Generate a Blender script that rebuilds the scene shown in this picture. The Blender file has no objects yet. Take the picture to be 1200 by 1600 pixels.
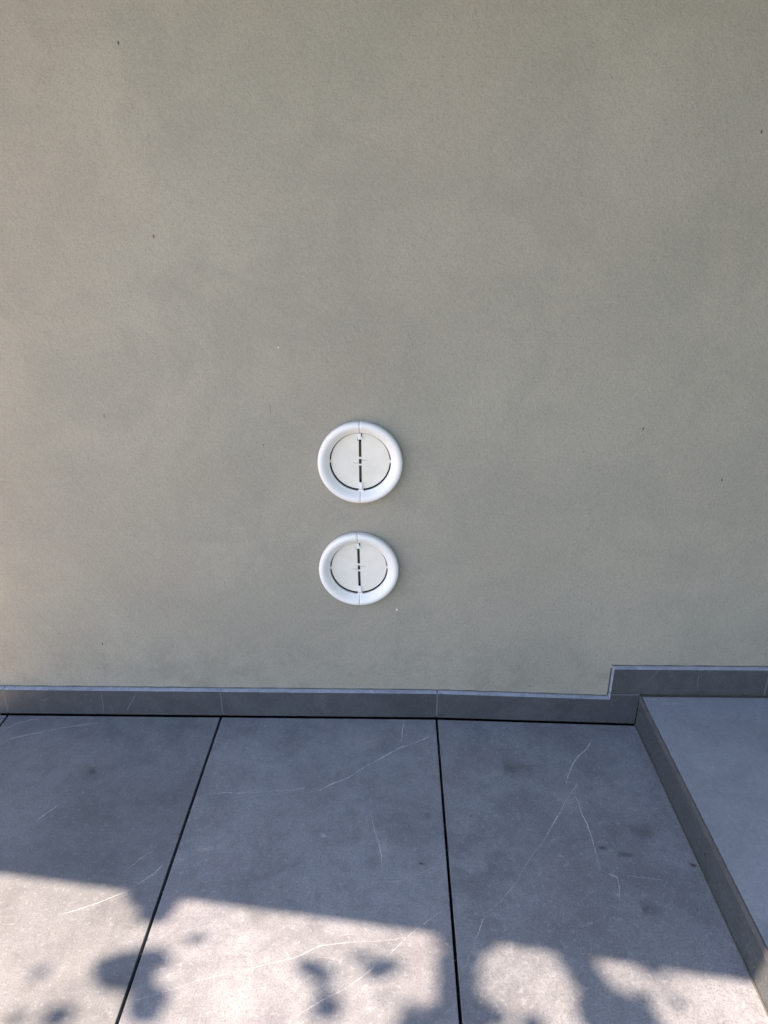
import bpy, bmesh, math, random
from mathutils import Vector, noise
R = math.radians
SC = bpy.context.scene
COL = SC.collection
random.seed(7)

# ---------------- camera ----------------
cd = bpy.data.cameras.new('camera')
cam = bpy.data.objects.new('camera', cd); COL.objects.link(cam)
cd.sensor_fit = 'VERTICAL'; cd.sensor_height = 36.0; cd.sensor_width = 27.0
cd.lens = 1109 / 1600 * 36.0
cd.clip_start = 0.02; cd.clip_end = 500
cam.location = (0, -1.59, 1.3142)
cam.rotation_euler = (R(90 - 23.404), 0, R(0.8533))
SC.camera = cam

# ---------------- sky and sun ----------------
SUN = Vector((-0.9, 0.015, 1.0)).normalized()      # towards the sun: high, from the left, almost in the plane of the wall
EL = math.asin(SUN.z); AZ = math.atan2(SUN.x, SUN.y)
wd = bpy.data.worlds.new('World'); SC.world = wd; wd.use_nodes = True
nt = wd.node_tree; bg = nt.nodes['Background']
sky = nt.nodes.new('ShaderNodeTexSky'); sky.sky_type = 'NISHITA'; sky.sun_disc = False
sky.sun_elevation = EL; sky.sun_rotation = AZ
sky.air_density = 1.0; sky.dust_density = 1.0; sky.ozone_density = 1.0
sky_tint = nt.nodes.new('ShaderNodeMix'); sky_tint.data_type = 'RGBA'; sky_tint.blend_type = 'MULTIPLY'; sky_tint.inputs[0].default_value = 1.0
sky_tint.inputs[7].default_value = (1.08, 0.98, 0.95, 1)          # plain warm tint multiplied into the sky colour to make its light less blue
nt.links.new(sky.outputs[0], sky_tint.inputs[6]); nt.links.new(sky_tint.outputs[2], bg.inputs[0]); bg.inputs[1].default_value = 0.13
sl = bpy.data.lights.new('sun', 'SUN'); sl.energy = 5.0; sl.angle = R(0.53); sl.color = (1.0, 0.735, 0.53)
so = bpy.data.objects.new('sun', sl); COL.objects.link(so)
so.rotation_euler = SUN.to_track_quat('Z', 'Y').to_euler(); so.location = SUN * 20
SC.view_settings.view_transform = 'Standard'; SC.view_settings.look = 'None'
SC.view_settings.exposure = 1.93; SC.view_settings.gamma = 1.0; SC.view_settings.use_curve_mapping = False
SC.cycles.use_denoising = True
SC.cycles.max_bounces = 8

# ---------------- helpers ----------------
def tag(o, label=None, cat=None, group=None, kind=None):
    if label: o['label'] = label
    if cat: o['category'] = cat
    if group: o['group'] = group
    if kind: o['kind'] = kind
    return o
def obj(name, bm, mats, parent=None, smooth=False):
    me = bpy.data.meshes.new(name); bm.normal_update(); bm.to_mesh(me); bm.free()
    for m in (mats if isinstance(mats, (list, tuple)) else [mats]): me.materials.append(m)
    if smooth:
        for p in me.polygons: p.use_smooth = True
    o = bpy.data.objects.new(name, me); COL.objects.link(o)
    if parent: o.parent = parent
    return o
def empty(name, loc=(0, 0, 0)):
    o = bpy.data.objects.new(name, None); o.location = loc; o.empty_display_size = .1; COL.objects.link(o); return o
def add_hull(bm, top, bot, bevel=0.0, mat=0):
    """prism between two equal-length loops"""
    a = [bm.verts.new(p) for p in top]; b = [bm.verts.new(p) for p in bot]; n = len(a)
    fs = [bm.faces.new(a), bm.faces.new(b[::-1])]
    for i in range(n):
        fs.append(bm.faces.new((a[i], b[i], b[(i + 1) % n], a[(i + 1) % n])))
    for f in fs: f.material_index = mat
    bmesh.ops.recalc_face_normals(bm, faces=fs)
    if bevel:
        es = list({e for f in fs for e in f.edges})
        bmesh.ops.bevel(bm, geom=es, offset=bevel, segments=2, profile=.6, affect='EDGES', clamp_overlap=True)
def add_box(bm, lo, hi, bevel=0.0, mat=0):
    (x0, y0, z0), (x1, y1, z1) = lo, hi
    add_hull(bm, [(x0, y0, z1), (x1, y0, z1), (x1, y1, z1), (x0, y1, z1)],
             [(x0, y0, z0), (x1, y0, z0), (x1, y1, z0), (x0, y1, z0)], bevel, mat)
def tube(bm, pts, r, n=8, mat=0):
    pts = [Vector(p) for p in pts]; rings = []
    for i, p in enumerate(pts):
        d = (pts[min(i + 1, len(pts) - 1)] - pts[max(i - 1, 0)]).normalized()
        u = d.orthogonal().normalized() if i == 0 else (u - d * u.dot(d)).normalized()
        v = d.cross(u); rr = r[i] if isinstance(r, (list, tuple)) else r
        rings.append([bm.verts.new(p + (u * math.cos(t) + v * math.sin(t)) * rr) for t in [2 * math.pi * k / n for k in range(n)]])
    for a, b in zip(rings, rings[1:]):
        for k in range(n):
            f = bm.faces.new((a[k], a[(k + 1) % n], b[(k + 1) % n], b[k])); f.material_index = mat; f.smooth = True
    bm.faces.new(rings[0][::-1]); bm.faces.new(rings[-1])

# ---------------- node helpers ----------------
class NT:
    def __init__(s, name):
        s.m = bpy.data.materials.new(name); s.m.use_nodes = True; s.t = s.m.node_tree
        s.b = s.t.nodes['Principled BSDF']; s.out = s.t.nodes['Material Output']
        g = s.n('ShaderNodeNewGeometry'); s.pos = g.outputs['Position']; s.nor = g.outputs['Normal']
    def n(s, ty, **k):
        nd = s.t.nodes.new(ty)
        for a, v in k.items(): setattr(nd, a, v)
        return nd
    def put(s, inp, v):
        if isinstance(v, (int, float, tuple)): inp.default_value = v
        else: s.t.links.new(v, inp)
    def noise(s, scale, detail=4, rough=.55, dist=0, vec=None, lac=2.0):
        nd = s.n('ShaderNodeTexNoise'); nd.inputs['Scale'].default_value = scale; nd.inputs['Detail'].default_value = detail
        nd.inputs['Roughness'].default_value = rough; nd.inputs['Distortion'].default_value = dist
        s.t.links.new(vec if vec is not None else s.pos, nd.inputs['Vector']); return nd.outputs['Fac']
    def math(s, op, a, b=0.0, c=None, clamp=False):
        nd = s.n('ShaderNodeMath', operation=op, use_clamp=clamp); s.put(nd.inputs[0], a); s.put(nd.inputs[1], b)
        if c is not None: s.put(nd.inputs[2], c)
        return nd.outputs[0]
    def ramp(s, fac, lo, hi, a=0.0, b=1.0, smooth=True):
        nd = s.n('ShaderNodeMapRange'); nd.interpolation_type = 'SMOOTHSTEP' if smooth else 'LINEAR'
        s.put(nd.inputs[0], fac); nd.inputs[1].default_value = lo; nd.inputs[2].default_value = hi
        nd.inputs[3].default_value = a; nd.inputs[4].default_value = b; return nd.outputs[0]
    def mix(s, fac, a, b, mode='MIX'):
        nd = s.n('ShaderNodeMix', data_type='RGBA', blend_type=mode); s.put(nd.inputs[0], fac)
        for i, v in ((6, a), (7, b)):
            if isinstance(v, tuple): v = tuple(v) + ((1,) if len(v) == 3 else ())
            s.put(nd.inputs[i], v)
        return nd.outputs[2]
    def scale_vec(s, v, sc, off=(0, 0, 0)):
        nd = s.n('ShaderNodeMapping'); nd.inputs['Scale'].default_value = sc; nd.inputs['Location'].default_value = off
        s.t.links.new(v, nd.inputs[0]); return nd.outputs[0]
    def bump(s, h, strength, dist, prev=None):
        nd = s.n('ShaderNodeBump'); nd.inputs['Strength'].default_value = strength; nd.inputs['Distance'].default_value = dist
        s.put(nd.inputs['Height'], h)
        if prev is not None: s.t.links.new(prev, nd.inputs['Normal'])
        return nd.outputs[0]
    def fin(s, col=None, rough=None, normal=None, spec=None):
        if col is not None: s.put(s.b.inputs['Base Color'], col if not isinstance(col, tuple) else col + (1,))
        if rough is not None: s.put(s.b.inputs['Roughness'], rough)
        if normal is not None: s.t.links.new(normal, s.b.inputs['Normal'])
        if spec is not None: s.b.inputs['Specular IOR Level'].default_value = spec
        return s.m
    def dots(s, pts, flat):
        """1 inside any of the small marks; flat = axis ignored"""
        acc = None
        for p, r, sx in pts:
            m = s.n('ShaderNodeVectorMath', operation='SUBTRACT'); s.t.links.new(s.pos, m.inputs[0]); m.inputs[1].default_value = p
            k = s.n('ShaderNodeVectorMath', operation='MULTIPLY'); s.t.links.new(m.outputs[0], k.inputs[0]); k.inputs[1].default_value = sx
            l = s.n('ShaderNodeVectorMath', operation='LENGTH'); s.t.links.new(k.outputs[0], l.inputs[0])
            d = s.ramp(l.outputs['Value'], r * .6, r * 1.25, 1, 0)
            acc = d if acc is None else s.math('MAXIMUM', acc, d)
        return acc
def plain(name, col, rough=.5, metal=0, spec=.5, var=.06, sc=60):
    t = NT(name); f = t.noise(sc, 3)
    c = t.mix(f, tuple(v * (1 - var) for v in col), tuple(min(1, v * (1 + var)) for v in col))
    t.fin(c, rough, None, spec); t.b.inputs['Metallic'].default_value = metal
    return t.m

# surveyed positions (metres)
VEINS=[
( [(0.5394, -0.0655, -0.0111), (0.5162, -0.1035, -0.0105), (0.4832, -0.1358, -0.0096), (0.4601, -0.1713, -0.009), (0.4426, -0.2054, -0.0085), (0.432, -0.2317, -0.0082), (0.4407, -0.2565, -0.0085)] , 0.5 , 0.9 ),
( [(0.4636, -0.2261, -0.0091), (0.4402, -0.2586, -0.0084), (0.4176, -0.2901, -0.0078), (0.3937, -0.3302, -0.0072), (0.3656, -0.3725, -0.0065), (0.3385, -0.4146, -0.0057), (0.3021, -0.4586, -0.0048), (0.276, -0.4984, -0.0041), (0.2531, -0.5319, -0.0035), (0.2263, -0.5612, -0.0028), (0.2024, -0.5838, -0.0021), (0.1846, -0.6027, -0.0016), (0.1623, -0.6573, -0.0011), (0.1444, -0.6897, -0.0006), (0.1287, -0.7325, -0.0002)] , 0.8 , 1.3 ),
( [(0.1919, -0.5955, -0.0018), (0.1716, -0.6399, -0.0013), (0.1536, -0.6705, -0.0008), (0.1409, -0.7021, -0.0005)] , 0.35 , 1.0 ),
( [(0.4402, -0.2586, -0.0084), (0.4502, -0.2827, -0.0087), (0.4485, -0.3222, -0.0087), (0.4531, -0.3468, -0.0088), (0.4558, -0.3835, -0.0089), (0.4551, -0.4257, -0.0088), (0.4537, -0.4479, -0.0088), (0.4529, -0.4775, -0.0088)] , 0.7 , 1.0 ),
( [(0.452, -0.4808, -0.0088), (0.4666, -0.4882, -0.0091), (0.4852, -0.4955, -0.0096), (0.4816, -0.5221, -0.0095), (0.4728, -0.5525, -0.0093), (0.4699, -0.5715, -0.0092)] , 0.6 , 0.9 ),
( [(0.4408, -0.4812, -0.0085), (0.4866, -0.4907, -0.0097), (0.5494, -0.4963, -0.0113), (0.6328, -0.5042, -0.0136), (0.6602, -0.511, -0.0143)] , 0.3 , 0.8 ),
( [(0.6417, -0.5509, -0.0138), (0.6191, -0.5918, -0.0132)] , 0.3 , 0.9 ),
( [(0.6416, -0.5938, -0.0138), (0.6068, -0.6489, -0.0129), (0.5857, -0.6776, -0.0123)] , 0.3 , 1.0 ),
( [(0.5773, -0.3512, -0.0121), (0.5969, -0.3504, -0.0126), (0.633, -0.3453, -0.0136)] , 0.5 , 0.8 ),
( [(0.3753, -0.3684, -0.0067), (0.3912, -0.3769, -0.0071)] , 0.4 , 0.8 ),
( [(0.2045, -0.4522, -0.0022), (0.2233, -0.4482, -0.0027)] , 0.4 , 0.7 ),
( [(0.1208, -0.501, 0.0), (0.1436, -0.4906, -0.0006)] , 0.3 , 0.7 ),
( [(-0.1907, -0.2806, 0.0), (-0.1467, -0.2466, 0.0), (-0.1083, -0.2268, 0.0), (-0.0619, -0.1819, 0.0), (-0.0214, -0.1515, 0.0), (0.0203, -0.1177, 0.0), (0.0509, -0.1052, 0.0), (0.0927, -0.0799, 0.0), (0.1141, -0.0645, 0.0)] , 0.6 , 1.0 ),
( [(0.0334, -0.0032, 0.0), (0.0258, -0.0658, 0.0), (0.022, -0.1153, 0.0)] , 0.5 , 0.8 ),
( [(-0.4776, -0.2889, 0.0), (-0.4351, -0.2842, 0.0), (-0.3986, -0.2796, 0.0), (-0.3728, -0.2833, 0.0), (-0.3319, -0.2765, 0.0), (-0.2544, -0.2713, 0.0), (-0.1929, -0.2599, 0.0)] , 0.4 , 1.0 ),
( [(-0.0507, -0.2785, 0.0), (-0.0508, -0.3224, 0.0), (-0.0432, -0.3754, 0.0), (-0.0273, -0.4286, 0.0), (-0.0209, -0.4708, 0.0), (-0.0215, -0.511, 0.0)] , 0.45 , 1.3 ),
( [(-0.0407, -0.3567, 0.0), (-0.032, -0.4112, 0.0)] , 0.4 , 1.8 ),
( [(-0.0947, -0.5608, 0.0), (-0.0496, -0.5269, 0.0), (-0.0159, -0.5218, 0.0), (0.0112, -0.5229, 0.0), (0.0385, -0.5101, 0.0), (0.0703, -0.4969, 0.0), (0.1155, -0.4769, 0.0)] , 0.4 , 1.0 ),
( [(-0.0189, -0.322, 0.0), (-0.0006, -0.3236, 0.0), (0.0176, -0.3136, 0.0)] , 0.35 , 0.8 ),
( [(0.1166, -0.5824, 0.0), (0.0925, -0.5955, 0.0), (0.0751, -0.6098, 0.0), (0.0489, -0.6293, 0.0), (0.0171, -0.6602, 0.0), (-0.0134, -0.6924, -0.0)] , 0.75 , 1.0 ),
( [(0.1168, -0.598, 0.0), (0.0904, -0.6109, 0.0), (0.0719, -0.6235, 0.0)] , 0.55 , 0.9 ),
( [(-0.4776, -0.777, 0.0), (-0.4453, -0.7698, 0.0), (-0.4035, -0.7544, 0.0), (-0.3554, -0.7362, 0.0), (-0.3219, -0.7274, 0.0), (-0.2762, -0.7172, 0.0), (-0.2364, -0.7044, 0.0), (-0.1837, -0.6912, 0.0), (-0.1374, -0.6664, 0.0), (-0.076, -0.6577, 0.0), (-0.0139, -0.6542, 0.0), (0.0611, -0.6425, 0.0)] , 0.8 , 1.4 ),
( [(-0.1795, -0.8095, 0.0), (-0.154, -0.7876, 0.0), (-0.1218, -0.7673, 0.0), (-0.0827, -0.7473, 0.0), (-0.0544, -0.7258, 0.0), (-0.0194, -0.695, -0.0)] , 0.9 , 1.6 ),
( [(-0.1141, -0.6491, 0.0), (-0.0895, -0.6421, 0.0), (-0.0582, -0.6403, 0.0)] , 0.5 , 0.9 ),
( [(-0.7781, -0.6321, 0.0), (-0.759, -0.6318, 0.0), (-0.7419, -0.6275, 0.0)] , 0.8 , 1.1 ),
( [(-0.672, -0.6111, 0.0), (-0.6052, -0.5831, 0.0), (-0.5498, -0.5527, 0.0), (-0.5095, -0.5103, 0.0), (-0.4888, -0.4777, 0.0)] , 0.5 , 1.0 ),
( [(-0.5809, -0.5146, 0.0), (-0.5562, -0.482, 0.0), (-0.5174, -0.4394, 0.0)] , 0.6 , 0.9 ),
( [(-0.536, -0.5418, 0.0), (-0.515, -0.523, 0.0), (-0.486, -0.4826, 0.0)] , 0.3 , 0.9 ),
( [(-0.8385, -0.3909, 0.0), (-0.8149, -0.355, 0.0), (-0.7844, -0.3097, 0.0)] , 0.4 , 0.9 ),
( [(-1.0412, -0.1214, 0.0), (-1.0194, -0.0965, 0.0), (-0.9749, -0.0807, 0.0), (-0.8993, -0.054, 0.0), (-0.8031, -0.029, 0.0)] , 0.35 , 1.2 ),
( [(-1.0667, -0.0719, 0.0), (-1.0282, -0.0323, 0.0), (-0.9765, -0.0128, 0.0)] , 0.35 , 1.0 ),
( [(-0.4353, -0.4519, 0.0), (-0.4174, -0.4379, 0.0)] , 0.3 , 3.0 ),
( [(-0.1711, -0.6948, -0.0), (-0.1353, -0.688, 0.0), (-0.0862, -0.6935, -0.0)] , 0.3 , 1.0 ),
( [(-0.4019, -0.3139, 0.0), (-0.3533, -0.3269, 0.0), (-0.2838, -0.3789, 0.0)] , 0.2 , 1.0 ),
]
SOFT=[
(-0.4157, -0.4447, 0.022, 0.012, 0.5, 0) ,
(-0.1558, -0.4042, 0.012, 0.008, 0.6, 0) ,
(-0.0617, -0.3938, 0.02, 0.05, 0.2, 0) ,
(-0.017, -0.4456, 0.012, 0.05, 0.3, 0) ,
(0.6607, -0.46, 0.012, 0.006, 0.8, 1) ,
(0.472, -0.4217, 0.012, 0.008, 0.6, 1) ,
(0.5118, -0.4372, 0.03, 0.01, 0.4, 1) ,
(0.5229, -0.5696, 0.03, 0.02, 0.35, 1) ,
(0.0669, -0.4776, 0.012, 0.005, 0.4, 1) ,
(-0.7568, -0.2146, 0.012, 0.02, 0.35, 1) ,
(0.0834, -0.3454, 0.012, 0.012, 0.4, 1) ,
(0.0641, -0.4761, 0.004, 0.004, 0.9, 1) ,
(0.2206, -0.0026, 0.006, 0.004, 0.95, 1) ,
(0.7125, -0.0186, 0.012, 0.006, 0.5, 2) ,
(0.7491, -0.0368, 0.05, 0.01, 0.3, 2) ,
(0.9434, -0.0958, 0.003, 0.003, 0.9, 2) ,
(0.8082, -0.1274, 0.005, 0.003, 0.8, 3) ,
(-0.6283, -0.1322, 0.03, 0.02, 0.15, 0) ,
(-0.0904, -0.0999, 0.08, 0.03, 0.18, 0) ,
(0.4814, -0.1288, 0.05, 0.02, 0.15, 0) ,
(0.4143, -0.2842, 0.06, 0.05, 0.2, 0) ,
(0.2272, -0.4729, 0.05, 0.06, 0.15, 1) ,
(0.3057, -0.1825, 0.08, 0.04, 0.25, 1) ,
(0.5717, -0.3735, 0.05, 0.03, 0.25, 1) ,
]
SKV=[
( [(-0.8065, 0.0, 0.0818), (-0.8064, 0.0, 0.0491), (-0.8083, 0.0, 0.0027)] , 0.5 ),
( [(-0.7034, 0.0, 0.0829), (-0.7264, 0.0, 0.0457), (-0.7505, 0.0, 0.0034)] , 0.5 ),
( [(0.4587, 0.0, 0.0748), (0.4481, 0.0, 0.0574), (0.4396, 0.0, 0.0355)] , 0.4 ),
( [(0.7145, 0.0, 0.1706), (0.6949, 0.0, 0.1412), (0.6738, 0.0, 0.0966)] , 0.5 ),
( [(0.8221, 0.0, 0.1697), (0.8232, 0.0, 0.1343), (0.8319, 0.0, 0.0941)] , 0.5 ),
( [(-0.9872, 0.0, 0.0404), (-0.963, 0.0, 0.0538), (-0.9389, 0.0, 0.0585)] , 0.3 ),
( [(-0.2174, 0.0, 0.0777), (-0.1829, 0.0, 0.0565), (-0.2019, 0.0, 0.0189)] , 0.3 ),
]
RIV=[
( [(0.675, -0.2999, 0.0581), (0.675, -0.3412, 0.0385), (0.675, -0.3918, 0.0294), (0.675, -0.4368, 0.0114)] , 0.4 ),
( [(0.675, -0.2319, 0.0669), (0.675, -0.3346, 0.0709), (0.675, -0.4287, 0.0693), (0.675, -0.5489, 0.0589)] , 0.4 ),
( [(0.675, -0.6269, 0.0168), (0.675, -0.641, 0.0106)] , 0.4 ),
]
RH= [(0.675, -0.0246, 0.0092), (0.675, -0.117, 0.0336), (0.675, -0.1756, 0.0363), (0.675, -0.1264, -0.0209), (0.675, -0.4682, 0.0282)]
WD= [(-0.536, 0.017, 1.6006), (-0.5128, 0.017, 1.2531), (0.7272, 0.017, 1.4474), (0.5814, 0.017, 0.8341), (0.7878, 0.017, 0.7075), (-0.7849, 0.017, 0.2255), (-0.3099, 0.017, 0.7907), (-0.8975, 0.017, 0.2569), (0.7425, 0.017, 0.2144), (0.3757, 0.017, 0.0994)]
BL= [(-0.518, -0.561, 0.03), (-0.487, -0.581, 0.035), (-0.463, -0.566, 0.028), (-0.471, -0.607, 0.022), (0.175, -0.656, 0.025), (0.135, -0.69, 0.03), (0.139, -0.72, 0.025), (0.142, -0.744, 0.022), (-0.476, -0.596, 0.035), (-0.497, -0.571, 0.03), (-0.464, -0.578, 0.03), (-0.514, -0.724, 0.035), (-0.495, -0.709, 0.035), (-0.469, -0.733, 0.03), (-0.453, -0.699, 0.03), (-0.537, -0.713, 0.02), (-0.488, -0.748, 0.02), (-0.434, -0.77, 0.03), (-0.438, -0.792, 0.03), (-0.588, -0.803, 0.025), (-0.655, -0.726, 0.012), (-0.151, -0.709, 0.022), (-0.132, -0.719, 0.022), (-0.124, -0.748, 0.015), (-0.113, -0.778, 0.025), (-0.12, -0.787, 0.02), (-0.025, -0.715, 0.02), (-0.007, -0.702, 0.02), (-0.044, -0.693, 0.012), (0.114, -0.691, 0.025), (0.12, -0.721, 0.03), (0.116, -0.75, 0.035), (0.116, -0.778, 0.035), (0.101, -0.795, 0.035), (0.078, -0.802, 0.03), (0.044, -0.808, 0.03), (0.146, -0.677, 0.025), (0.137, -0.662, 0.03), (0.144, -0.761, 0.02), (0.159, -0.782, 0.025), (0.186, -0.792, 0.02), (0.145, -0.804, 0.03), (0.346, -0.674, 0.03), (0.353, -0.695, 0.03), (0.362, -0.719, 0.03), (0.368, -0.74, 0.03), (0.388, -0.753, 0.03), (0.408, -0.766, 0.03), (0.433, -0.776, 0.03), (0.366, -0.77, 0.035), (0.377, -0.794, 0.04), (0.439, -0.795, 0.03), (0.334, -0.683, 0.02), (0.364, -0.661, 0.03), (0.489, -0.693, 0.02), (0.489, -0.703, 0.012), (0.111, -0.652, 0.02), (0.159, -0.664, 0.02), (0.246, -0.801, 0.02), (-0.655, -0.726, 0.014), (-0.387, -0.66, 0.011), (-0.37, -0.654, 0.01), (-0.659, -0.808, 0.012), (-0.203, -0.799, 0.01), (-0.068, -0.683, 0.012), (0.034, -0.779, 0.014), (0.056, -0.795, 0.012), (-0.012, -0.763, 0.008), (0.454, -0.746, 0.011), (0.509, -0.756, 0.012), (0.236, -0.793, 0.01)]

WY = 0.017          # wall plane; skirting fronts stand on y = 0
# ---------------- materials ----------------
def m_plaster():
    t = NT('fine_render')
    base = (0.346, 0.330, 0.277)
    big = t.noise(1.5, 4, .55, .5); mid = t.noise(4.2, 6, .62, .8); sm = t.noise(11, 5, .62)
    c = t.mix(t.ramp(big, .32, .68), tuple(v * .91 for v in base), tuple(v * 1.07 for v in base))
    c = t.mix(t.ramp(mid, .40, .62, 0, .8), c, (base[0] * .86, base[1] * .885, base[2] * .90))
    hue = t.noise(2.3, 2, .5, 0, t.scale_vec(t.pos, (1, 1, 1), (7, 3, 5)))
    c = t.mix(t.ramp(hue, .5, .72, 0, .35), c, (base[0] * 1.03, base[1] * .975, base[2] * .985))
    c = t.mix(t.ramp(hue, .5, .3, 0, .5), c, (base[0] * .965, base[1] * .995, base[2] * 1.0))
    c = t.mix(t.ramp(sm, .55, .75, 0, .5), c, tuple(v * .86 for v in base))
    # trowel streaks and faint rubbed marks
    st = t.noise(5, 4, .6, .3, t.scale_vec(t.pos, (4.5, 1, 1.1), (2, 0, 9)))
    c = t.mix(t.ramp(st, .58, .78, 0, .38), c, tuple(v * .80 for v in base))
    sh = t.noise(4, 4, .6, .3, t.scale_vec(t.pos, (1.0, 1, 6), (5, 0, 2)))
    c = t.mix(t.ramp(sh, .58, .78, 0, .38), c, tuple(v * 1.12 for v in base))
    # splash dirt low on the wall
    sep = t.n('ShaderNodeSeparateXYZ'); t.t.links.new(t.pos, sep.inputs[0])
    z = sep.outputs[2]; x = sep.outputs[0]
    low = t.ramp(z, .09, .34, 1, 0)
    dn = t.ramp(t.noise(14, 7, .74, .5), .44, .66)
    c = t.mix(t.math('MULTIPLY', t.math('MULTIPLY', low, dn), .5), c, tuple(v * .60 for v in (base[0], base[1] * 1.02, base[2])))
    # grain
    g1 = t.noise(330, 3, .6); g2 = t.noise(150, 3, .6)
    c = t.mix(t.ramp(g1, .30, .48, .6, 0), c, tuple(v * .70 for v in base)); g0 = t.noise(620, 2, .6)
    c = t.mix(t.ramp(g0, .35, .5, .5, 0), c, tuple(v * .74 for v in base)); c = t.mix(t.ramp(g0, .52, .66, 0, .4), c, tuple(v * 1.18 for v in base))
    c = t.mix(t.ramp(g2, .60, .75, 0, .30), c, tuple(v * 1.14 for v in base))
    D = [(p, (.0022 if i < 6 else .0014), (1, 0, .6)) for i, p in enumerate(WD)]
    c = t.mix(t.math('MULTIPLY', t.dots(D, 1), .75), c, (.03, .028, .025))
    c = t.mix(t.dots([((0.0096, 0.017, 0.3396), .0026, (1, 0, 1)), ((-.262, .017, 1.02), .0014, (1, 0, 1))], 1), c, (.8, .8, .78))
    c = t.mix(t.math('MULTIPLY', t.dots([((-.289, .017, .881), .002, (1, 0, .12)), ((-.68, .017, .86), .002, (.5, 0, .3))], 1), .4), c, (.12, .115, .10))
    rip = t.noise(60, 3, .55, 1.0, t.scale_vec(t.pos, (.55, 1, 1.6)))
    n = t.bump(t.noise(5, 3, .5), .35, .012)
    n = t.bump(rip, t_rip, .0016, n); n = t.bump(g2, .8, .0016, n); n = t.bump(g1, .9, .0010, n)
    return t.fin(c, .93, n, .25)
t_rip = .5
def m_stone(name, k=1.0, tint=(1, 1, 1), veins=True, off=(0, 0, 0), con=.6):
    t = NT(name); p0 = t.scale_vec(t.pos, (1, 1, 1), off); slab = None
    if name == 'porcelain_slate':
        at = t.n('ShaderNodeAttribute'); at.attribute_name = 'slab'; slab = at.outputs['Fac']
        cx = t.n('ShaderNodeCombineXYZ'); t.put(cx.inputs[2], t.math('MULTIPLY', slab, 37.0))
        ad = t.n('ShaderNodeVectorMath', operation='ADD'); t.t.links.new(p0, ad.inputs[0]); t.t.links.new(cx.outputs[0], ad.inputs[1]); p0 = ad.outputs[0]
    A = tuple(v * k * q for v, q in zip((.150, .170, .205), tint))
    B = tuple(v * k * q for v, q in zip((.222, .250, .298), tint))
    big = t.noise(2.6, 5, .6, .7, p0)
    c = t.mix(t.ramp(big, .30, .72, .5 - .5 * min(1, con * 1.3), .5 + .5 * min(1, con * 1.3)), A, B)
    m = t.noise(9, 7, .66, .5, p0)
    c = t.mix(t.ramp(m, .36, .54, .75 * con, 0), c, tuple(v * .70 for v in A))
    c = t.mix(t.ramp(m, .54, .72, 0, .5 * con), c, tuple(v * 1.25 for v in B))
    hue = t.noise(4, 3, .5, 0, t.scale_vec(t.pos, (1, 1, 1), (off[0] + 3, off[1] + 8, off[2])))
    c = t.mix(t.ramp(hue, .5, .72, 0, .45 * con), c, (B[0] * .92, B[1] * .80, B[2] * .80))
    # diagonal drift of the slate figure
    st = t.noise(3.2, 7, .68, .9, t.scale_vec(p0, (1.0, 2.6, 1.0)))
    c = t.mix(t.ramp(st, .56, .76, 0, .4 * con), c, tuple(v * 1.3 for v in B))
    fm = t.noise(28, 6, .7, .8, p0)
    c = t.mix(t.ramp(fm, .34, .52, .5 * con, 0), c, tuple(v * .66 for v in A)); c = t.mix(t.ramp(fm, .54, .70, 0, .42 * con), c, tuple(v * 1.3 for v in B))
    g = t.noise(260, 3, .65); g2 = t.noise(90, 4, .7)
    c = t.mix(t.ramp(g, .34, .52, .9 * con, 0), c, tuple(v * .60 for v in A))
    c = t.mix(t.ramp(g2, .54, .70, 0, .75 * con), c, tuple(v * 1.45 for v in B)); g3 = t.noise(420, 3, .7)
    c = t.mix(t.ramp(g3, .55, .70, 0, .6 * con), c, tuple(v * 1.6 for v in B))
    if veins:
        w = t.n('ShaderNodeTexVoronoi', feature='DISTANCE_TO_EDGE'); w.inputs['Scale'].default_value = 2.3
        wp = t.n('ShaderNodeVectorMath', operation='ADD'); nn = t.n('ShaderNodeTexNoise'); nn.inputs['Scale'].default_value = 3.5; nn.inputs['Detail'].default_value = 6
        t.t.links.new(p0, nn.inputs['Vector']); t.t.links.new(p0, wp.inputs[0])
        sc = t.n('ShaderNodeVectorMath', operation='SCALE'); t.t.links.new(nn.outputs['Color'], sc.inputs[0]); sc.inputs['Scale'].default_value = .55
        t.t.links.new(sc.outputs[0], wp.inputs[1]); t.t.links.new(wp.outputs[0], w.inputs['Vector'])
        line = t.ramp(w.outputs['Distance'], .0, .010, 1, 0)
        line = t.math('MULTIPLY', line, t.ramp(t.noise(2.1, 3, .6, 0, t.scale_vec(p0, (1, 1, 1), (4, 4, 4))), .52, .68, 0, .30))
        c = t.mix(line, c, tuple(v * 2.3 for v in B))
    if slab is not None: c = t.mix(1.0, c, t.mix(slab, (.68, .70, .69), (.96, .96, .955)), 'MULTIPLY')
    sp = t.noise(520, 1, .5)
    c = t.mix(t.ramp(sp, .68, .76, 0, .6), c, (.36, .38, .40))
    n = t.bump(m, .35, .0015); n = t.bump(g2, .35, .0008, n); n = t.bump(g, .4, .0005, n)
    return t.fin(c, t.ramp(g2, .3, .7, .50, .66), n, .45)
def m_overlay(name, col):
    """thin mineral figure lying on the slab: alpha follows the 'a' attribute, broken up by noise"""
    t = NT(name); at = t.n('ShaderNodeAttribute'); at.attribute_name = 'a'
    br = t.math('MULTIPLY', t.ramp(t.noise(45, 4, .7), .30, .58, .5, 1), t.ramp(t.noise(230, 3, .7), .32, .56, .5, 1))
    a = t.math('MULTIPLY', at.outputs['Fac'], br, clamp=True)
    t.put(t.b.inputs['Alpha'], a); return t.fin(col, .6, None, .3)
MP = m_plaster()
MF = m_stone('porcelain_slate', 1.0, (1, 1, 1), False)
MT = m_stone('porcelain_slate_tread', 1.22, (.97, 1.0, 1.02), False, (5, 2, 0), .32)
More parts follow.
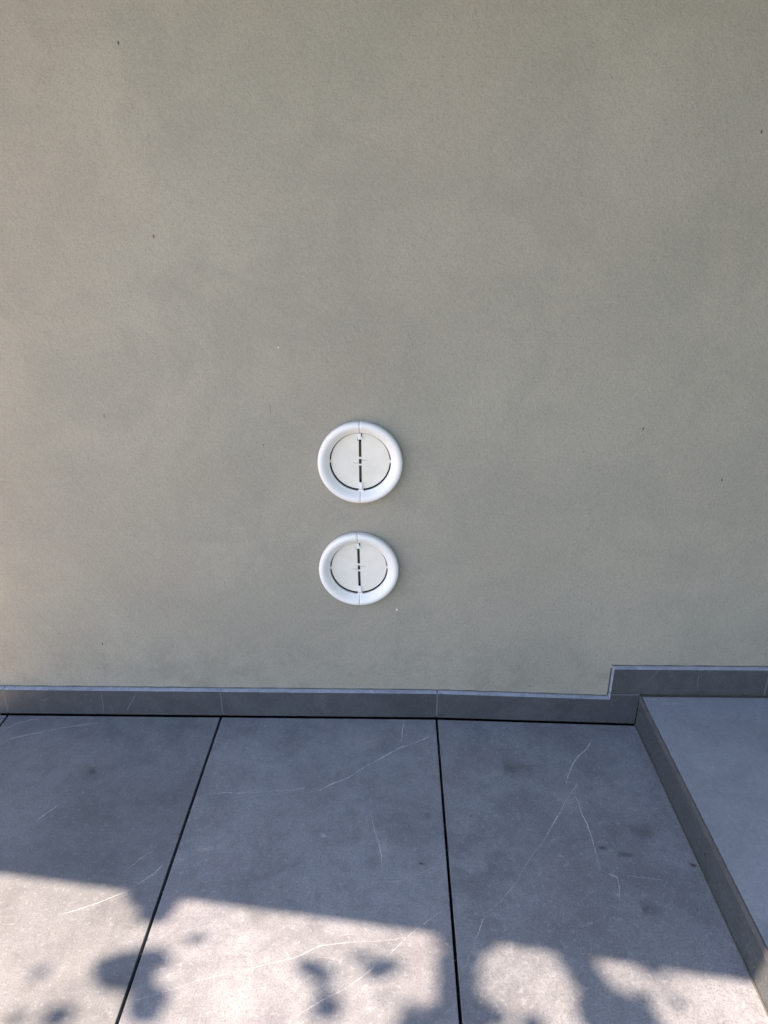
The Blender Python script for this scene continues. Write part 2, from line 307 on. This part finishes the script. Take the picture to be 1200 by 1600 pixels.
MS = m_stone('porcelain_slate_skirting', .36, (1.05, 1, .93), False, (1, 7, 3))
MSe = m_stone('skirting_sky_lit_edge', 1.9, (.98, 1, 1.05), False, (1, 7, 3))  # paler copy of the skirting stone, sky light put into its colour
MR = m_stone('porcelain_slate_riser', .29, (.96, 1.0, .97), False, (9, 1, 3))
MV = m_overlay('pale_vein', (.40, .43, .48)); MD = m_overlay('dark_stain', (.025, .027, .022)); MB_ = m_overlay('brown_vein', (.20, .14, .10))
MW = m_overlay('white_scuff', (.55, .57, .60))
MG = plain('grout', (.15, .165, .19), .85)
MK = plain('dark_void', (.010, .010, .012), .9, 0, .1)
ME = plain('expansion_bed', (.008, .008, .009), .95, 0, .1)
MPV = NT('white_plastic')
MPV = MPV.fin(MPV.mix(MPV.noise(25, 4), (.79, .79, .785), (.84, .84, .835)), .34, None, .5)
MPF = NT('white_plastic_flap')
MPF = MPF.fin(MPF.mix(MPF.ramp(MPF.noise(30, 5, .6), .4, .7), (.77, .75, .69), (.72, .70, .63)), .38, None, .5)
MSP = plain('spring_steel', (.085, .068, .056), .5, .5)
MGRT = plain('joint_grit', (.30, .26, .20), .95)
MCN = plain('dark_added_canopy', (.13, .115, .10), .8)
MC = plain('concrete', (.42, .40, .37), .9)
MPB = plain('bounce_pebble', (.86, .78, .66), .8, 0, .2, .08, 30)
MGR = plain('dry_lawn', (.135, .130, .070), .95, 0, .2, .3, 60)
MLF = NT('vine_leaf')
MLF = MLF.fin(MLF.mix(MLF.noise(6, 2), (.045, .085, .025), (.08, .12, .04)), .6, None, .4)
MBK = plain('vine_bark', (.12, .085, .06), .9)

# ---------------- ground ----------------
bm = bmesh.new()
v = [bm.verts.new(p) for p in ((-120, -160, -.06), (120, -160, -.06), (120, 90, -.06), (-120, 90, -.06))]; bm.faces.new(v)
tag(obj('ground', bm, MGR), kind='structure')

# ---------------- terrace floor: 60 x 120 slabs, open joints over a dark bed ----------------
def zf(x):
    return 0.0 if x <= .1227 else -.0147 * (x - .1227) / .5527
floor_y = [0.0, -1.2, -2.4, -3.6, -4.8]
G = .0032
bm = bmesh.new()
seams = [-1.112, -1.079, -.479, .1227, .6745]
for i in range(len(seams) - 1):
    for j in range(len(floor_y) - 1):
        x0 = seams[i] + (G if i else 0); x1 = seams[i + 1] - (G if i < len(seams) - 2 else .0012)
        y1 = floor_y[j] - (.0055 if j == 0 else G); y0 = floor_y[j + 1] + G
        add_hull(bm, [(x0, y0, zf(x0)), (x1, y0, zf(x1)), (x1, y1, zf(x1)), (x0, y1, zf(x0))],
                 [(x0, y0, -.035), (x1, y0, -.035), (x1, y1, -.035), (x0, y1, -.035)], .0011)
    # each slab has its own firing tone
slab_of = {-1: .5, 0: .15, 1: 1.0, 2: .88}
ls = bm.verts.layers.float.new('slab')
for v in bm.verts:
    i = -1 if v.co.x < -1.079 else 0 if v.co.x < -.479 else 1 if v.co.x < .1227 else 2
    v[ls] = (slab_of[i] + .37 * int(-v.co.y / 1.2)) % 1.0 if v.co.y < -1.2 else slab_of[i]
# the run of slabs goes on along the house, past the step
for i in range(5):
    for j in range(2, len(floor_y) - 1):
        x0 = .6745 + .6 * i + G; x1 = x0 + .6 - 2 * G; y1 = floor_y[j] - G; y0 = floor_y[j + 1] + G
        add_hull(bm, [(x0, y0, -.0147), (x1, y0, -.0147), (x1, y1, -.0147), (x0, y1, -.0147)],
                 [(x0, y0, -.035), (x1, y0, -.035), (x1, y1, -.035), (x0, y1, -.035)], .0011)
def jit(p, s, amp=.0016):
    return Vector((p[0] + amp * (noise.noise((p[0] * 60 + s, p[1] * 60, s))) * 2, p[1] + amp * (noise.noise((p[0] * 60, p[1] * 60 + s, -s))) * 2, 0))
def ribbon(bm, lay, pts, w, strength, zfun, mat, lift=.0002, plane='z', const=0):
    """three-strip ribbon along a polyline, soft to both sides, tapered ends"""
    P = []
    V2 = [Vector((p[0], p[1])) for p in pts]
    for a, b in zip(V2, V2[1:]):
        n = max(2, int((b - a).length / .004))
        for k in range(n): P.append(a.lerp(b, k / n))
    P.append(V2[-1])
    # smooth
    for _ in range(4): P = [P[0]] + [(P[i - 1] + P[i] * 2 + P[i + 1]) / 4 for i in range(1, len(P) - 1)] + [P[-1]]
    sd = random.uniform(0, 50); rows = []
    for i, p in enumerate(P):
        d = (P[min(i + 1, len(P) - 1)] - P[max(i - 1, 0)]).normalized(); nrm = Vector((-d.y, d.x))
        q = p + nrm * (.0009 * noise.noise((p.x * 70, p.y * 70, sd)) + .0005 * noise.noise((p.x * 260, p.y * 260, sd)))
        ww = w * (.65 + .55 * noise.noise((i * .13, sd, 0))); e = min(1, i / 6, (len(P) - 1 - i) / 6)
        st = strength * e * (.75 + .6 * noise.noise((i * .045, 3, sd)))
        row = []
        for s, al in ((-1.6, 0), (-.35, 1), (.35, 1), (1.6, 0)):
            c = q + nrm * (s * ww)
            if plane == 'z': co = (c.x, c.y, zfun(c.x) + lift)
            elif plane == 'y': co = (c.x, const - lift, c.y)
            else: co = (const - lift, c.x, c.y)
            vv = bm.verts.new(co); vv[lay] = max(0, st * al); row.append(vv)
        rows.append(row)
    for a, b in zip(rows, rows[1:]):
        for k in range(3):
            f = bm.faces.new((a[k], a[k + 1], b[k + 1], b[k])); f.material_index = mat
def blot(bm, lay, x, y, rx, ry, st, zfun, mat, lift=.00012):
    sd = random.uniform(0, 90); cen = bm.verts.new((x, y, zfun(x) + lift)); cen[lay] = st; prev = [cen] * 20; ring0 = None
    for r in (.35, .7, 1.0):
        ring = []
        for k in range(20):
            a = 2 * math.pi * k / 20; q = r * (1 + .5 * noise.noise((math.cos(a) * 1.3 + sd, math.sin(a) * 1.3, 0)))
            vv = bm.verts.new((x + rx * q * math.cos(a), y + ry * q * math.sin(a), zfun(x) + lift)); vv[lay] = st * (1 - r) ** .8 if r < 1 else 0
            ring.append(vv)
        for k in range(20):
            k2 = (k + 1) % 20
            f = bm.faces.new((cen, ring[k], ring[k2])) if ring0 is None else bm.faces.new((ring0[k], ring[k], ring[k2], ring0[k2]))
            f.material_index = mat
        ring0 = ring
lay = bm.verts.layers.float.new('a')
def clip_seams(pts): return pts
for pts, s, w in VEINS: ribbon(bm, lay, pts, (.0014 * w if w < 1.3 else .0010 * w) * (1 + 1.1 * max(0, 1 + pts[len(pts) // 2][1] / .6)), min(1.15, s * 2.3) if w < 1.4 else s * 1.25, zf, 1)
rnd = random.Random(8)
for q in range(150):                                     # faint scuffs and hairlines
    x = rnd.uniform(-1.0, .62); y = rnd.uniform(-.85, -.03); a = rnd.gauss(.5, .5); L = rnd.uniform(.008, .06)
    if any(abs(v - s_) < .065 for v in (x,) for s_ in (-.479, .1227, .6745, -1.079)): continue
    ribbon(bm, lay, [(x, y), (x + L * math.cos(a) * .5, y + L * math.sin(a) * .5 + rnd.uniform(-.003, .003)), (x + L * math.cos(a), y + L * math.sin(a))], rnd.uniform(.0004, .0009), rnd.uniform(.12, .45), zf, 1, .0003)
k = 0
for x, y, rx, ry, s, kd in SOFT:
    if kd == 0: blot(bm, lay, x, y, rx, ry, s, zf, 3, .00012 + .00002 * k)
    if kd == 1: blot(bm, lay, x, y, rx, ry, s, zf, 2, .00012 + .00002 * k)
    k += 1
for q in range(34):                                     # little chips and dirt along the slab edges
    sx = rnd.choice((-.479, .1227)); side = rnd.choice((-1, 1)); y = rnd.uniform(-.85, -.02); r = rnd.uniform(.0006, .0022)
    blot(bm, lay, sx + side * (G + r * .35), y, r, r * rnd.uniform(1, 2.6), rnd.uniform(.6, 1.0), zf, 2, .0006 + .00002 * q)
for q in range(22):
    x = rnd.uniform(-1.05, .65); r = rnd.uniform(.0008, .0026)
    blot(bm, lay, x, -.0055 - r * .35, r * rnd.uniform(1, 2.2), r, rnd.uniform(.5, .95), zf, 2, .0013 + .00002 * q)
fl = obj('floor', bm, [MF, MV, MD, MW]); tag(fl, kind='structure')
bm = bmesh.new()
v = [bm.verts.new(p) for p in ((-1.10, -4.82, -.034), (3.7, -4.82, -.034), (3.7, .29, -.034), (-1.10, .29, -.034))]; bm.faces.new(v)
rnd = random.Random(21)
for q in range(90):                                     # grit caught in the joints
    if rnd.random() < .6: x = rnd.choice((-.479, .1227, -1.079)) + rnd.uniform(-.002, .002); y = rnd.uniform(-1.15, -.01)
    else: x = rnd.uniform(-1.1, .66); y = rnd.uniform(-.007, -.002)
    r = rnd.uniform(.0004, .0013); bmesh.ops.create_icosphere(bm, subdivisions=1, radius=r, matrix=__import__('mathutils').Matrix.Translation((x, y, zf(x) - rnd.uniform(.003, .012))))
for f in bm.faces[1:] if hasattr(bm.faces, '__getitem__') and not bm.faces.ensure_lookup_table() else []: f.material_index = 1
tag(obj('floor_bed', bm, [ME, MGRT]), kind='structure')

# ---------------- house wall ----------------
wall = empty('house_wall', (-.2, WY, 0))
tag(wall, 'grey-green finely rendered house wall with slate skirting, behind the two round vents', 'wall')
def P(o): o.location = o.location - Vector(wall.location); return o
VENTS = [(-.0807, .7500), (-.0878, .4633)]
bm = bmesh.new()
# front face with two duct openings: strips around square holes, then a disc of faces to the round opening
def wall_front(bm, x0, x1, z0, z1):
    h = .085; xs = sorted({x0, x1} | {c + s * h for c, _ in VENTS for s in (-1, 1)})
    cx = VENTS[0][0]; hx0, hx1 = cx - .092, cx + .088
    bounds = [z0, VENTS[1][1] - .09, VENTS[1][1] + .09, VENTS[0][1] - .09, VENTS[0][1] + .09, z1]
    def q(a, b, c, d): bm.faces.new([bm.verts.new((p[0], WY, p[1])) for p in (a, b, c, d)])
    q((x0, z0), (hx0, z0), (hx0, z1), (x0, z1)); q((hx1, z0), (x1, z0), (x1, z1), (hx1, z1))
    for a, b in ((0, 1), (2, 3), (4, 5)): q((hx0, bounds[a]), (hx1, bounds[a]), (hx1, bounds[b]), (hx0, bounds[b]))
    for (c, cz), zb, zt in ((VENTS[1], bounds[1], bounds[2]), (VENTS[0], bounds[3], bounds[4])):
        N = 32; inner = []; outer = []; back = []
        for k in range(N):
            a = 2 * math.pi * (k + .5) / N; dx, dz = math.cos(a), math.sin(a)
            inner.append(bm.verts.new((c + .080 * dx, WY, cz + .080 * dz))); back.append(bm.verts.new((c + .080 * dx, WY + .25, cz + .080 * dz)))
            tx = ((hx1 - c) if dx > 0 else (c - hx0)) / max(abs(dx), 1e-6); tz = ((zt - cz) if dz > 0 else (cz - zb)) / max(abs(dz), 1e-6)
            s = min(tx, tz); outer.append(bm.verts.new((c + s * dx, WY, cz + s * dz)))
        cor = {}
        for k in range(N):
            k2 = (k + 1) % N; a, b = outer[k].co, outer[k2].co
            vs = [inner[k], outer[k]]
            if abs(a.x - b.x) > 1e-6 and abs(a.z - b.z) > 1e-6:
                X = hx1 if a.x + b.x > 2 * c else hx0; Z = zt if a.z + b.z > 2 * cz else zb
                vs.append(bm.verts.new((X, WY, Z)))
            vs += [outer[k2], inner[k2]]
            bm.faces.new(vs); bm.faces.new((inner[k], inner[k2], back[k2], back[k]))
        bm.faces.new(back)
wall_front(bm, -5.2, 3.6, .03, 2.42)
bmesh.ops.recalc_face_normals(bm, faces=bm.faces)
w_o = obj('render_coat', bm, MP, wall); P(w_o)
bm = bmesh.new(); add_box(bm, (-5.2, WY + .28, -.05), (3.6, WY + .40, 2.42)); add_box(bm, (-5.2, WY + .002, 2.422), (3.6, WY + .40, 2.52))
add_box(bm, (-5.25, WY, -.05), (-5.202, WY + .4, 2.42)); add_box(bm, (3.602, WY, -.05), (3.65, WY + .4, 2.42))
P(obj('wall_core', bm, MC, wall))

# skirting: front faces on y = 0, sky light on the top edges is put into their colour
def zt_(x): return .0835 if x <= .1227 else .0835 - .0139 * (x - .1227) / (.595 - .1227)
skl = []
xs = [-5.2, -4.679, -4.079, -3.479, -2.879, -2.279, -1.679, -1.079, -.4745, .1217]
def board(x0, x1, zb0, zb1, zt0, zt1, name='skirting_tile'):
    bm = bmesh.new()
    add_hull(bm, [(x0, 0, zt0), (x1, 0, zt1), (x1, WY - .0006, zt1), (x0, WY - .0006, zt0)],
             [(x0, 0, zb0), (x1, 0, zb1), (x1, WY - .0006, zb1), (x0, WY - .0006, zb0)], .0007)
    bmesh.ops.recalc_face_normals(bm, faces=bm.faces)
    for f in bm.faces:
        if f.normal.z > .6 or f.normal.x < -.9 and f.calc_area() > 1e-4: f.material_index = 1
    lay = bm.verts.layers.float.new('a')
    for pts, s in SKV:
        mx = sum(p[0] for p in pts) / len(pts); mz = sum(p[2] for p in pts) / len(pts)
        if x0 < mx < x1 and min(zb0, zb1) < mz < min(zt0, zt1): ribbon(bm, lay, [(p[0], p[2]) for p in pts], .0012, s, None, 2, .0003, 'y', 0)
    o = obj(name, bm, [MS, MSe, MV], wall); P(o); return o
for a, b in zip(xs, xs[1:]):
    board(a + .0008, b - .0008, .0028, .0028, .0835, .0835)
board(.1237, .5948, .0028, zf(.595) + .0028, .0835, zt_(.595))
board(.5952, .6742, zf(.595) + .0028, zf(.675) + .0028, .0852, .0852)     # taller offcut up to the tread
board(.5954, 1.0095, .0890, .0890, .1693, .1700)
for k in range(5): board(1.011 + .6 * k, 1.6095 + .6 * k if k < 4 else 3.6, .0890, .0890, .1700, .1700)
# grout lines, set slightly back from the tile fronts
bm = bmesh.new()
for x in xs[1:-1]: add_box(bm, (x - .0014, .0002, .0065), (x + .0014, .010, .0828))
add_box(bm, (.1212, -.0003, .0065), (.1242, .010, .0828))
add_box(bm, (.5954, -.0002, .0855), (.6742, .010, .0872))
add_box(bm, (1.0090, -.0002, .0885), (1.0115, .010, .1695))
P(obj('grout_line', bm, MG, wall))
# uneven seal between render and skirting
bm = bmesh.new()
def seal(x0, x1, zfn):
    n = int((x1 - x0) / .012); pts = []; rr = []
    for i in range(n + 1):
        x = x0 + (x1 - x0) * i / n; pts.append((x, WY + .0004, zfn(x) + .0006 + .0012 * noise.noise((x * 30, 1, 2)))); rr.append(.0014 + .0009 * noise.noise((x * 22, 5, 0)))
    tube(bm, pts, rr, 6)
seal(-2.2, .1227, lambda x: .0842); seal(.1227, .590, lambda x: zt_(x) + .0006); seal(.592, 2.2, lambda x: .1705)
tube(bm, [(.5925, WY, .072 + .01 * k) for k in range(10)], .0018, 6)
MSL = plain('joint_seal', (.075, .08, .078), .8)
P(obj('seal_bead', bm, MSL, wall, True))

# ---------------- raised step ----------------
step = empty('raised_step', (1.9, -1.0, -.0147))
tag(step, 'raised grey slate-tiled platform with a dark riser, right of the sunken floor', 'step')
def PS(o): o.location = o.location - Vector(step.location); return o
ZP = .0859
bm = bmesh.new(); add_box(bm, (.679, -2.35, -.034), (3.6, -.0015, ZP - .021)); PS(obj('base', bm, ME, step))
bm = bmesh.new()
xs2 = [.6790, 1.6, 2.2, 2.8, 3.6]; ys2 = [-.0075, -1.2, -2.36]
for i in range(4):
    for j in range(2):
        add_box(bm, (xs2[i] + (0 if i == 0 else G), ys2[j + 1] + G, ZP - .0195), (xs2[i + 1] - G, ys2[j] - (0 if j == 0 else G), ZP), .0008)
lay = bm.verts.layers.float.new('a'); k = 0
for x, y, rx, ry, s, kd in SOFT:
    if kd >= 2: blot(bm, lay, x, y, rx, ry, s, lambda q: ZP, 1 if kd == 2 else 2, .00015 + .00002 * k)
    k += 1
rnd = random.Random(5)
for q in range(26):
    x = rnd.uniform(.75, 1.35); y = rnd.uniform(-.62, -.03)
    a = rnd.uniform(0, 3.14); L = rnd.uniform(.006, .03)
    ribbon(bm, lay, [(x, y), (x + L * math.cos(a) * .5, y + L * math.sin(a) * .5 + .001), (x + L * math.cos(a), y + L * math.sin(a))], .0006, rnd.uniform(.12, .4), lambda q: ZP, 1, .0003)
PS(obj('tread', bm, [MT, MW, MD], step))
bm = bmesh.new()
# riser tile; the tread's mitred edge strip stands 1.5 mm proud of it with a fine groove between
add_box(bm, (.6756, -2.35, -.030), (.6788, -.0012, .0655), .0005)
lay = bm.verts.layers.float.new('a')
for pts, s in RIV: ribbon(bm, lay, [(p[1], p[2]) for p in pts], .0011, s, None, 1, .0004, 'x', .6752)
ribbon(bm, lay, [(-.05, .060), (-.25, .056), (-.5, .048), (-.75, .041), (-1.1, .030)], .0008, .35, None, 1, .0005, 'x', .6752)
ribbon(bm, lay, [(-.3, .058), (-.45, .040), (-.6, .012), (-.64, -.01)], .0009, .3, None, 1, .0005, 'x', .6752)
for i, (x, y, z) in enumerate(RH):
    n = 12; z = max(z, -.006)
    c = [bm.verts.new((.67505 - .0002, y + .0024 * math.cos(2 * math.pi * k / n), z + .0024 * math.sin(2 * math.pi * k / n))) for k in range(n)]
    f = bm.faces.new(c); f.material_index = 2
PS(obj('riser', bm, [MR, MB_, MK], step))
bm = bmesh.new(); add_box(bm, (.6742, -2.352, .0682), (.6785, -.0012, ZP - .0004), .0009)
MRE = m_stone('step_edge', .42, (1.06, 1.0, .92), False, (4, 4, 4))
PS(obj('edge_trim', bm, MRE, step))
bm = bmesh.new(); add_box(bm, (.6722, -2.35, -.020), (.6750, -.004, -.0118), .0006)
PS(obj('base_bead', bm, MSL, step))

# ---------------- wall vents ----------------
def lathe(bm, prof, a0, a1, n, cap=True):
    """profile of (radius, depth out of wall) spun about the vent axis; half turns give the split collar"""
    rows = []
    for i in range(n + 1):
        a = a0 + (a1 - a0) * i / n
        rows.append([bm.verts.new((r * math.sin(a), -d, r * math.cos(a))) for r, d in prof])
    for A, B in zip(rows, rows[1:]):
        for k in range(len(prof)):
            k2 = (k + 1) % len(prof)
            f = bm.faces.new((A[k], B[k], B[k2], A[k2])); f.smooth = True
    if cap: bm.faces.new(rows[0]); bm.faces.new(rows[-1][::-1])
    bmesh.ops.recalc_face_normals(bm, faces=bm.faces)
def make_vent():
    t = empty('wall_vent')
    prof = [(.0965, 0), (.0965, .0014), (.1002, .0018), (.1008, .0030), (.1011, .007), (.1011, .0142)]
    for k in range(1, 8):
        a = math.pi / 2 * k / 8; prof.append((.0931 + .0080 * math.cos(a), .0142 + .0075 * math.sin(a)))
    prof += [(.0920, .0218), (.0890, .0212), (.0855, .0192), (.0820, .0162), (.0790, .0130), (.0768, .0104), (.0750, .0087), (.0739, .0078), (.0734, .0070), (.0733, 0)]
    eps = .0034 / 1.0 * .09
    for s in (0, 1):
        bm = bmesh.new(); g = .0028
        lathe(bm, prof, g + s * math.pi, math.pi - g + s * math.pi, 96); obj('collar_half', bm, MPV, t)
    # duct behind: dark sleeve
    bm = bmesh.new(); lathe(bm, [(.0775, .0004), (.0775, -.15), (.0760, -.15), (.0760, .0004)], 0, 2 * math.pi, 64, False)
    vs = [bm.verts.new((.0772 * math.sin(2 * math.pi * k / 48), .012, .0772 * math.cos(2 * math.pi * k / 48))) for k in range(48)]; bm.faces.new(vs)
    obj('duct_sleeve', bm, MK, t)
    # two half-disc flaps
    rF = .0703; gx = .0031
    for s in (-1, 1):
        bm = bmesh.new(); loop = []
        a0 = math.asin(gx / rF)
        N = 160
        for i in range(N + 1):
            a = a0 + (math.pi - 2 * a0) * i / N
            rr = rF
            if abs(a - math.pi / 2) < .040: rr = .0745          # side tab reaching the collar
            loop.append((s * rr * math.sin(a), rr * math.cos(a) + .0006))
        add_hull(bm, [(x, -.0030, z) for x, z in loop], [(x, -.0006, z) for x, z in loop], .0004)
        f_o = obj('flap', bm, MPF, t)
        bm = bmesh.new()                                       # fine latch groove out from the bar
        zz = .0036 if s > 0 else -.0036
        add_box(bm, (min(s * .0040, s * .0165), -.00320, zz - .0003), (max(s * .0040, s * .0165), -.00305, zz + .0003)); obj('latch_groove', bm, MSP, f_o)
    # spring rods in the slot
    for x, z0, z1 in ((-.0012, -.046, .052), (.0013, -.048, .050)):
        bm = bmesh.new(); pts = [(x, -.0008, z0 + (z1 - z0) * k / 30) for k in range(31)]
        tube(bm, pts, [.00095 + .0001 * (k % 2) for k in range(31)], 8); obj('spring_rod', bm, MSP, t)
    # clips
    for x0, x1, z0, z1, d in ((-.0030, .0034, .0072, .0118, .0040), (-.0026, .0036, -.0100, -.0056, .0040)):
        bm = bmesh.new(); add_box(bm, (x0, -d, z0), (x1, -.0002, z1), .0006); obj('centre_clip', bm, MPV, t)
    bm = bmesh.new()
    add_box(bm, (-.0052, -.0058, .0565), (.0026, -.0002, .0715), .0007); add_box(bm, (.0029, -.0046, .0545), (.0060, -.0002, .0628), .0005)
    obj('hinge_clip', bm, MPV, t)
    bm = bmesh.new()
    add_box(bm, (-.0030, -.0052, -.0690), (.0042, -.0002, -.0520), .0007); add_box(bm, (-.0050, -.0072, -.0738), (.0075, -.0004, -.0695), .0006)
    obj('hinge_clip', bm, MPV, t)
    bm = bmesh.new(); add_box(bm, (.0032, -.00345, .0640), (.0048, -.0031, .0712)); add_box(bm, (-.0062, -.00345, .0520), (-.0046, -.0031, .0600))
    obj('clip_notch', bm, MK, t)
    for ch in t.children:
        if ch.name.split('.')[0] in ('flap', 'spring_rod', 'centre_clip', 'clip_notch'): ch.location.y = .0028
    return t
v1 = make_vent(); v1.location = (VENTS[0][0], WY - .0004, VENTS[0][1])
tag(v1, 'round white plastic wall vent, the upper of the two, farther above the skirting', 'wall vent', 'round white vents on the wall')
v2 = v1.copy(); COL.objects.link(v2)
for ch in list(v1.children):
    c = ch.copy(); COL.objects.link(c); c.parent = v2
    for g_ in ch.children:
        d = g_.copy(); COL.objects.link(d); d.parent = c
v2.location = (VENTS[1][0], WY - .0004, VENTS[1][1]); v2.rotation_euler = (0, R(-1.0), 0)
v2['label'] = 'round white plastic wall vent, the lower of the two, nearer the skirting'

# ---------------- unseen shade casters: added slab, and tree leaves placed to cast the floor dapples ----------------
HC = 2.25; LS = .95
def yc(x): return -.6290 - .1333 * (x + .9 * HC) + .015 * HC
can = empty('added_canopy', (-1.6, WY, HC))
tag(can, 'unseen dark flat slab added above the terrace to cast the straight shadow edge', 'added_canopy')
bm = bmesh.new(); xa, xb = -1.117 - .9 * HC, 1.9
add_hull(bm, [(xa, yc(xa), HC + .10), (xb, yc(xb), HC + .10), (xb, WY - .002, HC + .10), (xa, WY - .002, HC + .10)],
         [(xa, yc(xa), HC), (xb, yc(xb), HC), (xb, WY - .002, HC), (xa, WY - .002, HC)], .004)
o = obj('slab', bm, MCN, can); o.location = -Vector(can.location)
tree = empty('overhanging_tree', (-4.6, 1.3, -.06))
tag(tree, 'broad-leaved tree behind the house wall with twigs hanging over the slab edge', 'tree')
bm = bmesh.new(); rnd = random.Random(3)
def leaf(bm, c, r, nrm):
    u = nrm.orthogonal().normalized(); a = rnd.uniform(0, 6.28); w = nrm.cross(u); U = u * math.cos(a) + w * math.sin(a); Wv = nrm.cross(U)
    c0 = bm.verts.new(c + nrm * r * .08); ring = []
    for k in range(18):
        t = 2 * math.pi * k / 18
        q = r * (1 + (.18 if k == 0 else 0) + .03 * math.sin(5 * t))
        ring.append(bm.verts.new(c + U * q * math.cos(t) + Wv * q * .88 * math.sin(t) - nrm * (.12 * q * abs(math.sin(t)))))
    for k in range(18):
        f = bm.faces.new((c0, ring[k], ring[(k + 1) % 18])); f.smooth = True
S1 = SUN / SUN.z
limb = [Vector((-4.6, 1.3, -.06)), Vector((-4.55, 1.28, 1.6)), Vector((-4.4, 1.1, 2.7)), Vector((-4.15, .7, 3.3)), Vector((-3.8, .2, 3.6))]
bt = bmesh.new(); tube(bt, limb, [.10, .085, .065, .04, .025], 10)
nodes = []
for q in range(5):
    e = Vector((-3.2 + .33 * q, -.28 - .03 * q, 3.0 + .03 * q)); nodes.append(e)
    bl = bmesh.new(); tube(bl, [limb[3], (limb[3] + e) / 2 + Vector((0, .12, .12)), e], [.022, .014, .006], 7)
    o = obj('branch', bl, MBK, tree); o.location = -Vector(tree.location)
o = obj('trunk', bt, MBK, tree); o.location = -Vector(tree.location)
bs = bmesh.new()
for x, y, r in BL:
    h = rnd.uniform(2.45, 2.95); c = Vector((x, y, 0)) + S1 * h
    nrm = (SUN + Vector((rnd.uniform(-.25, .25), rnd.uniform(-.25, .25), rnd.uniform(-.1, .2)))).normalized()
    leaf(bm, c, r * LS, nrm)
    e = min(nodes, key=lambda n: (n - c).length)
    tube(bm, [c - nrm * .002, c.lerp(e, .5) + Vector((0, 0, .04)), e], [.0008, .0014, .002], 4, 1)
for q in range(420):                                    # the rest of the crown, over the wall and behind it
    c = Vector((-4.5 + rnd.gauss(0, .45), .95 + rnd.gauss(0, .35), 3.9 + rnd.gauss(0, .45)))
    if c.y < .25: continue
    leaf(bm, c, rnd.uniform(.03, .05), Vector((rnd.gauss(0, .5), rnd.gauss(0, .5), 1)).normalized())
o = obj('crown', bm, [MLF, MBK], tree); o.location = -Vector(tree.location)
# white pebble bed added out of view to bounce warm light onto the wall
bm = bmesh.new()
v = [bm.verts.new(p) for p in ((-3.1, -3.0, -.012), (-1.113, -3.0, -.012), (-1.113, WY - .001, -.012), (-3.1, WY - .001, -.012))]; bm.faces.new(v)
tag(obj('bounce_pebble_base', bm, MPB), kind='structure')
tb = bmesh.new(); bmesh.ops.create_icosphere(tb, subdivisions=1, radius=1)
tv = [v.co.copy() for v in tb.verts]; tf = [[v.index for v in f.verts] for f in tb.faces]; tb.free()
rnd = random.Random(17); PV = []; PF = []
for q in range(9000):
    y = -.014 - rnd.uniform(0, 1) ** 1.4 * 2.9; x = -1.131 - rnd.uniform(0, 1) ** 1.4 * 1.9; r = rnd.uniform(.008, .017); a = rnd.uniform(0, 3.14)
    ca, sa = math.cos(a), math.sin(a); o_ = len(PV); zz = -.012 + r * .35
    for v in tv:
        px, py = v.x * r, v.y * r * .75
        PV.append((x + px * ca - py * sa, min(y - .004 + px * sa + py * ca, WY - .003), zz + v.z * r * .55))
    PF += [[i + o_ for i in f] for f in tf]
pm = bpy.data.meshes.new('bounce_pebbles'); pm.from_pydata(PV, [], PF); pm.materials.append(MPB)
for p in pm.polygons: p.use_smooth = True
po = bpy.data.objects.new('bounce_pebbles', pm); COL.objects.link(po); tag(po, kind='stuff')
# leafy screen added out of view to darken the right of the wall
hg = bmesh.new(); rnd = random.Random(11)
for k in range(11000):
    y = rnd.uniform(-4.5, -.1); z = rnd.uniform(.05, 2.5); x = 1.75 + rnd.uniform(-.06, .35) + .05 * math.sin(y * 5) * math.cos(z * 4)
    c = Vector((x, y, z)); n1 = Vector((rnd.uniform(-1, .2), rnd.uniform(-.7, .7), rnd.uniform(-.4, 1))).normalized()
    u = n1.orthogonal().normalized(); w = n1.cross(u); r = rnd.uniform(.02, .035)
    hg.faces.new([hg.verts.new(c + u * r), hg.verts.new(c + w * r * .6), hg.verts.new(c - u * r), hg.verts.new(c - w * r * .6)])
add_box(hg, (1.82, -4.5, .2), (2.02, -.1, 2.4))
hd = empty('added_hedge', (1.9, -2.3, 0)); tag(hd, 'unseen green leafy screen added to darken the right of the wall', 'added_hedge')
o = obj('foliage', hg, MLF, hd); o.location = -Vector(hd.location)
for k in range(8):
    ht = bmesh.new(); tube(ht, [(1.92, -4.2 + .55 * k, -.06), (1.93, -4.2 + .55 * k, .3)], [.03, .02], 7)
    o = obj('trunk', ht, MBK, hd); o.location = -Vector(hd.location)

print('objects', len(SC.objects))
